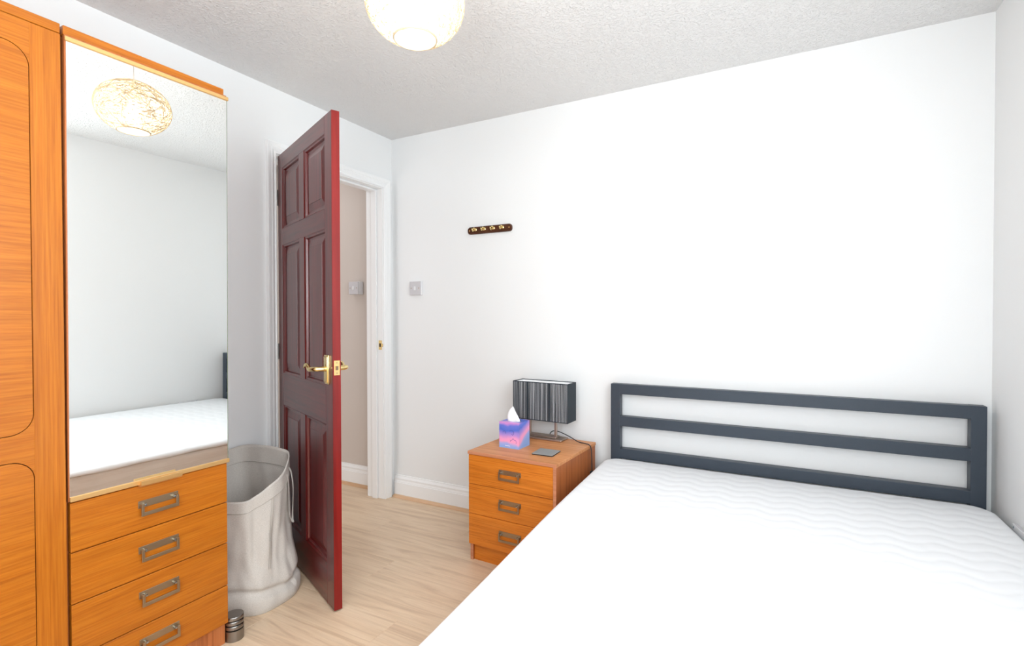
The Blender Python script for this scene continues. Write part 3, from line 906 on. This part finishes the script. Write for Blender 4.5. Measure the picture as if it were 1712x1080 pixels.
bm, last = ring_mesh([(0.02, MZ0), (0.012, MZ0 + .004), (0.006, MZ0 + .02), (0.002, MZ0 + .10), (0.003, MZ1 - .040), (0.005, MZ1 - .024), (0.015, MZ1 - .014)])
obj('border', bm, M['border'], mat_root, smooth=True)['label'] = 'smooth taupe side of the mattress'
# quilted top: a fine grid clipped to the outline, falling away at the rim
bm = bmesh.new()
NXg, NYg = 176, 230
CR = 0.085
def edge_dist(x, y):
    x0 = left_edge(y)
    dx0, dx1, dy0, dy1 = x - x0, MTX1 - x, y - MTY0, MTY1 - y
    dx, dy = min(dx0, dx1), min(dy0, dy1)
    if dx < CR and dy < CR: return CR - math.hypot(CR - dx, CR - dy)
    return min(dx, dy)
def top_z(x, y):
    d = edge_dist(x, y)
    r = 0.026
    z = MZ1
    if d < r:
        q_ = (r - max(d, 0)) / r
        z -= r * 0.6 * (1 - math.sqrt(max(0.0, 1 - q_ * q_)))
    z -= 0.008 * math.exp(-max(d, 0) / 0.09)
    z += 0.010 * math.exp(-((y + 0.85) / 0.5) ** 2) * math.exp(-(x - left_edge(y)) / 0.3)
    e = min(1.0, max(d, 0) / 0.03)
    p = 0.066
    ph = y / p * 1.0 + 0.22 * math.sin(2 * PI * x / 0.13)
    a = abs(math.sin(PI * ph)); c = abs(math.sin(PI * (x / 0.065 + 0.5 * math.floor(ph))))
    z += 0.0021 * e * (a ** 0.6) * (0.55 + 0.45 * c ** 0.6)
    z += 0.004 * e * math.sin(x * 3.1 + 1.0) * math.sin(y * 2.6)
    return z
grid = []
for j in range(NYg + 1):
    rowv = []
    v_ = j / NYg
    for i in range(NXg + 1):
        u_ = i / NXg
        # square-to-rounded map: pull corner points in along the corner arc
        y = MTY0 + (MTY1 - MTY0) * v_
        x0 = left_edge(y)
        x = x0 + (MTX1 - x0) * u_
        dx, dy = min(x - x0, MTX1 - x), min(y - MTY0, MTY1 - y)
        if dx < CR and dy < CR:
            ax, ay = CR - dx, CR - dy
            mxx = max(ax, ay); hyp = math.hypot(ax, ay)
            if hyp > 1e-9:
                k_ = mxx / hyp
                nx_, ny_ = ax * k_, ay * k_
                x += (ax - nx_) * (1 if x - x0 < MTX1 - x else -1)
                y += (ay - ny_) * (1 if y - MTY0 < MTY1 - y else -1)
        rowv.append(bm.verts.new((x, y, top_z(x, y))))
    grid.append(rowv)
for j in range(NYg):
    for i in range(NXg):
        bm.faces.new((grid[j][i], grid[j][i + 1], grid[j + 1][i + 1], grid[j + 1][i]))
# turn the rim down over the border
rim = [grid[0][i] for i in range(NXg)] + [grid[j][NXg] for j in range(NYg)] + [grid[NYg][i] for i in range(NXg, 0, -1)] + [grid[j][0] for j in range(NYg, 0, -1)]
cx_, cy_ = 2.25, -1.05
low = [bm.verts.new((v_.co.x + (cx_ - v_.co.x) * .004, v_.co.y + (cy_ - v_.co.y) * .004, v_.co.z - .004 + .0015 * math.sin(i * .21))) for i, v_ in enumerate(rim)]
for i in range(len(rim)):
    bm.faces.new((rim[i], low[i], low[(i + 1) % len(rim)], rim[(i + 1) % len(rim)]))
obj('quilted_top', bm, M['quilt'], mat_root, smooth=True)['label'] = 'white quilted mattress top'

# ------------------------------------------------------------------ laundry bag
bag = thing('laundry_bag', 'slouching oatmeal linen laundry bag on the floor beside the mirror cabinet', 'laundry bag', (0.235, -1.262, 0.0))
NA, NL = 144, 56
RIM = [(.190, .100, .522), (.203, .028, .492), (.186, -.052, .452), (.115, -.104, .447), (.02, -.140, .455), (-.09, -.150, .48),
       (-.185, -.150, .52), (-.195, 0, .55), (-.190, .165, .575), (-.07, .196, .585), (.035, .198, .585), (.120, .184, .574)]
FOOT = [(.226, .125), (.240, .048), (.232, -.034), (.176, -.090), (.08, -.150), (-.06, -.168), (-.175, -.155), (-.195, 0), (-.185, .15), (-.05, .185), (.085, .205), (.172, .192)]
#        height, weight towards the rim outline, radial scale
LEV = [(0.0, 0.00, 0.985), (0.022, 0.0, 1.01), (0.055, 0.05, 1.0), (0.080, 0.12, 0.930), (0.096, 0.22, 0.995), (0.125, 0.40, 1.01), (0.19, 0.62, 0.975), (0.28, 0.80, 0.965), (0.38, 0.92, 0.985), (0.46, 1.0, 1.0)]
def cr1(p0, p1, p2, p3, t):
    return 0.5 * (2 * p1 + (p2 - p0) * t + (2 * p0 - 5 * p1 + 4 * p2 - p3) * t * t + (3 * p1 - p0 - 3 * p2 + p3) * t ** 3)
def ring_at(L, u, k):
    n_ = len(L); i = int(math.floor(u)); f = u - i
    return cr1(L[(i - 1) % n_][k], L[i % n_][k], L[(i + 1) % n_][k], L[(i + 2) % n_][k], f)
def lev_at(h, k):
    i = 0
    while i < len(LEV) - 2 and LEV[i + 1][0] < h: i += 1
    f = (h - LEV[i][0]) / (LEV[i + 1][0] - LEV[i][0]); f = min(max(f, 0), 1)
    return cr1(LEV[max(i - 1, 0)][k], LEV[i][k], LEV[i + 1][k], LEV[min(i + 2, len(LEV) - 1)][k], f)
def gs(x, w): return math.exp(-(x / w) ** 2)
def bag_pt(a, t):
    """a angle round the bag (runs clockwise from the right corner), t 0 at the floor, 1 at the rim"""
    u = (a / (2 * PI) * 12) % 12
    hz = ring_at(RIM, u, 2)
    # low folds keep their height above the floor; the rest stretches up to the rim
    h = 0.46 * (t ** 1.12)
    z = h * (1 + (hz / 0.46 - 1) * (h / 0.46) ** 1.3)
    # the crease climbs gently to the right
    hh = min(0.46, max(0.0, h - (0.014 * math.sin((u - 1.6) * 0.9) if h > 0.03 else 0)))
    w_ = lev_at(hh, 1); sc = lev_at(hh, 2)
    x = ring_at(RIM, u, 0) * w_ + ring_at(FOOT, u, 0) * (1 - w_)
    y = ring_at(RIM, u, 1) * w_ + ring_at(FOOT, u, 1) * (1 - w_)
    uu = u if u < 9 else u - 12
    env = math.sin(PI * min(1, t)) if t < 1 else 0
    f = 0.0
    f -= 0.013 * gs(uu - (1.75 + .25 * (1 - t)), .22) * gs(t - .72, .30)            # valley under the front rim
    f += 0.008 * gs(uu - (2.15 + .3 * (1 - t)), .30) * gs(t - .66, .25)
    f += 0.007 * gs(uu - (0.9 + .7 * (1 - t)), .22) * gs(t - .55, .3)
    f -= 0.008 * gs(uu - (0.45 + 1.1 * (1 - t)), .20) * gs(t - .48, .22)
    f -= 0.010 * gs(uu - (2.9 - .8 * (1 - t)), .28) * gs(t - .38, .12)
    f += 0.006 * gs(uu - (0.2 + 2.0 * (t - .2)), .35) * gs(t - .3, .10)
    f += (0.0035 * math.sin(5 * a + 7 * t) + 0.0025 * math.sin(9 * a - 11 * t + 1) + .0018 * math.sin(17 * a + 13 * t)) * env
    d = math.hypot(x, y)
    k = sc + f / d
    return x * k, max(y * k, -0.198), z
bm = bmesh.new()
ro, ri = [], []
for l_ in range(NL + 1):
    t = l_ / NL
    ro.append([bm.verts.new(bag_pt(2 * PI * i / NA, t)) for i in range(NA)])
for l_ in range(NL + 1):
    t = max(l_ / NL, 0.03)
    rr_ = []
    for i in range(NA):
        x, y, z = bag_pt(2 * PI * i / NA, t)
        k = 1 - 0.0035 / max(0.05, math.hypot(x, y))
        rr_.append(bm.verts.new((x * k, y * k, z + (0.0 if l_ < NL else 0.001))))
    ri.append(rr_)
for l_ in range(NL):
    for i in range(NA):
        j = (i + 1) % NA
        bm.faces.new((ro[l_][i], ro[l_][j], ro[l_ + 1][j], ro[l_ + 1][i]))
for i in range(NA):
    j = (i + 1) % NA
    bm.faces.new((ro[NL][i], ro[NL][j], ri[NL][j], ri[NL][i]))
bm.faces.new(ro[0][::-1])
fin = []
for l_ in range(NL):
    for i in range(NA):
        j = (i + 1) % NA
        fin.append(bm.faces.new((ri[l_][j], ri[l_][i], ri[l_ + 1][i], ri[l_ + 1][j])))
bm.faces.new(ri[0])
obj('cloth_body', bm, M['linen'], bag, smooth=True)
# hem stitched round the inside and outside of the rim
bm = bmesh.new()
for off, sgn in ((0.0022, 1), (-0.0060, 1)):
    A, B = [], []
    for i in range(NA):
        for t, L_ in ((0.985, A), (0.905, B)):
            x, y, z = bag_pt(2 * PI * i / NA, t)
            k = 1 + off / math.hypot(x, y)
            L_.append(bm.verts.new((x * k, y * k, z)))
    for i in range(NA):
        j = (i + 1) % NA
        bm.faces.new((A[i], A[j], B[j], B[i]))
obj('hem', bm, M['linen'], bag, smooth=True)
M['seam'] = mat('linen_seam', rgb(184, 177, 168), 0.9, spec=0.1)
def bag_line(pts_uv, off, r):
    P = []
    for a, t in pts_uv:
        x, y, z = bag_pt(a, t); k = 1 + off / math.hypot(x, y); P.append((x * k, y * k, z))
    return tube(bmesh.new(), P, r, 5)
for off in (-0.0068, 0.0026):
    P = [(2 * PI * i / NA, 0.905) for i in range(NA)]
    Q = []
    for a, t in P:
        x, y, z = bag_pt(a, t); k = 1 + off / math.hypot(x, y); Q.append((x * k, y * k, z))
    obj('hem_seam', tube(bmesh.new(), Q, .0008, 5, closed=True), M['seam'], bag, smooth=True)
for u0, u1 in ((0.80, 1.30), (0.92, 1.40)):
    obj('side_seam', bag_line([((u0 + (u1 - u0) * i / 24) * 2 * PI / 12, 0.985 - 0.60 * i / 24) for i in range(25)], 0.0004, .0009), M['seam'], bag, smooth=True)
# webbing loop at the right hand side
def loop_pt(a, t, off):
    x, y, z = bag_pt(a, t); k = 1 + off / math.hypot(x, y); return (x * k, y * k, z)
for a0 in (-0.30, -0.30 + PI):
    path = [loop_pt(a0, 0.96, .003), loop_pt(a0 + .01, 0.93, .012), loop_pt(a0 + .02, 0.84, .020), loop_pt(a0 + .02, 0.70, .020), loop_pt(a0 + .05, 0.62, .018), loop_pt(a0 + .10, 0.66, .016),
            loop_pt(a0 + .12, 0.76, .012), loop_pt(a0 + .13, 0.88, .008), loop_pt(a0 + .13, 0.95, .003)]
    obj('strap', tube(bmesh.new(), catmull(path, 6), .009, 8, flat=(1.0, 0.16), up=Vector(loop_pt(a0, .8, 0)) * 1.0), M['linen'], bag, smooth=True)

# ------------------------------------------------------------------ door weight beside the cabinet
dw = thing('door_stop_weight', 'ribbed brushed steel door stop cylinder on the floor beside cabinet', 'door stop', (0.508, -1.4395, 0.0))
R0 = 0.0325
bm = bmesh.new(); lathe(bm, [(0, 0), (R0 - .001, 0), (R0, .001), (R0, .0385), (R0 - .001, .039), (0, .039)], 40)
obj('base', bm, M['steel'], dw, smooth='auto')
z = .039
for k in range(3):
    bm = bmesh.new(); lathe(bm, [(0, z), (R0 - .006, z), (R0 - .0052, z + .002), (R0 - .006, z + .004), (0, z + .004)], 40)
    obj('rubber_ring', bm, M['rubber'], dw, smooth='auto')
    z += .004
    top = k == 2
    prof = [(0, z), (R0 - .001, z), (R0, z + .001), (R0, z + .010), (R0 - .0015, z + .0125), (0, z + .0125)]
    bm = bmesh.new(); lathe(bm, prof, 40)
    obj('steel_ring', bm, M['steel'], dw, smooth='auto')
    z += .0125

# ------------------------------------------------------------------ pendant lamp
PC = Vector((1.340, -1.419, 2.076))
pen = thing('pendant_lamp', 'lit round pendant lamp of woven cream paper fibre hanging from ceiling', 'lamp', PC)
RA, RZ = 0.141, 0.112
ZT, ZBt = 0.1065, -0.101           # openings
def ell_r(z, k=1.0): return RA * k * math.sqrt(max(0.0, 1 - (z / (RZ * k)) ** 2))
bm = bmesh.new()
prof = []
for i in range(41):
    z = ZBt + (ZT - ZBt) * i / 40
    prof.append((ell_r(z) * 0.985, z * 0.985))
lathe(bm, prof, 64)
shade = obj('shade', bm, M['paper'], pen, smooth=True)
shade['label'] = 'glowing cream paper shade'
bm = bmesh.new()
rnd = random.Random(11)
for k in range(420):
    nrm = Vector((rnd.gauss(0, 1), rnd.gauss(0, 1), rnd.gauss(0, 1.3))).normalized()
    off = rnd.uniform(-0.75, 0.75)
    e1 = nrm.orthogonal().normalized(); e2 = nrm.cross(e1)
    rr_ = math.sqrt(1 - off * off); a0 = rnd.uniform(0, 2 * PI); span = rnd.uniform(1.5, 4.5)
    seg_pts = []
    kk = int(span * 9)
    for i in range(kk + 1):
        a = a0 + span * i / kk
        d = nrm * off + (e1 * math.cos(a) + e2 * math.sin(a)) * rr_
        wob = 1 + .006 * math.sin(7 * a + k)
        p = Vector((d.x * RA, d.y * RA, d.z * RZ)) * wob
        if ZBt < p.z < ZT: seg_pts.append(p)
        else:
            if len(seg_pts) > 3: tube(bm, seg_pts, rnd.uniform(.0003, .0008), 4)
            seg_pts = []
    if len(seg_pts) > 3: tube(bm, seg_pts, rnd.uniform(.0003, .0008), 4)
tag(obj('woven_fibre', bm, M['fibre'], shade), kind='stuff')
for z in (ZBt, ZT):
    r = ell_r(z)
    ringp = [(r * math.cos(2 * PI * i / 48), r * math.sin(2 * PI * i / 48), z) for i in range(48)]
    obj('rim_ring', tube(bmesh.new(), ringp, .0032, 8, closed=True), M['fibre'], shade, smooth=True)
hold = bmesh.new()
lathe(hold, [(0, .030), (.018, .030), (.020, .034), (.020, .070), (.014, .085), (.008, .100), (0, .100)], 24)
obj('lamp_holder', hold, mat('cream_lamp_holder', rgb(226, 205, 160), 0.5), pen, smooth='auto')
bm = bmesh.new()
lathe(bm, [(0, -.060), (.012, -.058), (.023, -.050), (.0295, -.036), (.030, -.024), (.026, -.008), (.018, .010), (.013, .022), (.013, .030), (0, .030)], 32)
obj('bulb', bm, M['bulb'], pen, smooth=True)
obj('cord', tube(bmesh.new(), [(0, 0, .098), (0, 0, H - PC.z - .02)], .003, 10), M['white_plastic'], pen, smooth='auto')
bm = bmesh.new(); top_ = H - PC.z
lathe(bm, [(0, top_ - .030), (.012, top_ - .030), (.030, top_ - .016), (.036, top_ - .004), (.036, top_), (0, top_)], 32)
obj('ceiling_rose', bm, M['white_plastic'], pen, smooth='auto')
for k in range(3):
    a = 2 * PI * k / 3
    obj('carrier_arm', tube(bmesh.new(), [(.014 * math.cos(a), .014 * math.sin(a), .080), (ell_r(ZT) * math.cos(a), ell_r(ZT) * math.sin(a), ZT)], .0015, 6), M['fibre'], pen)
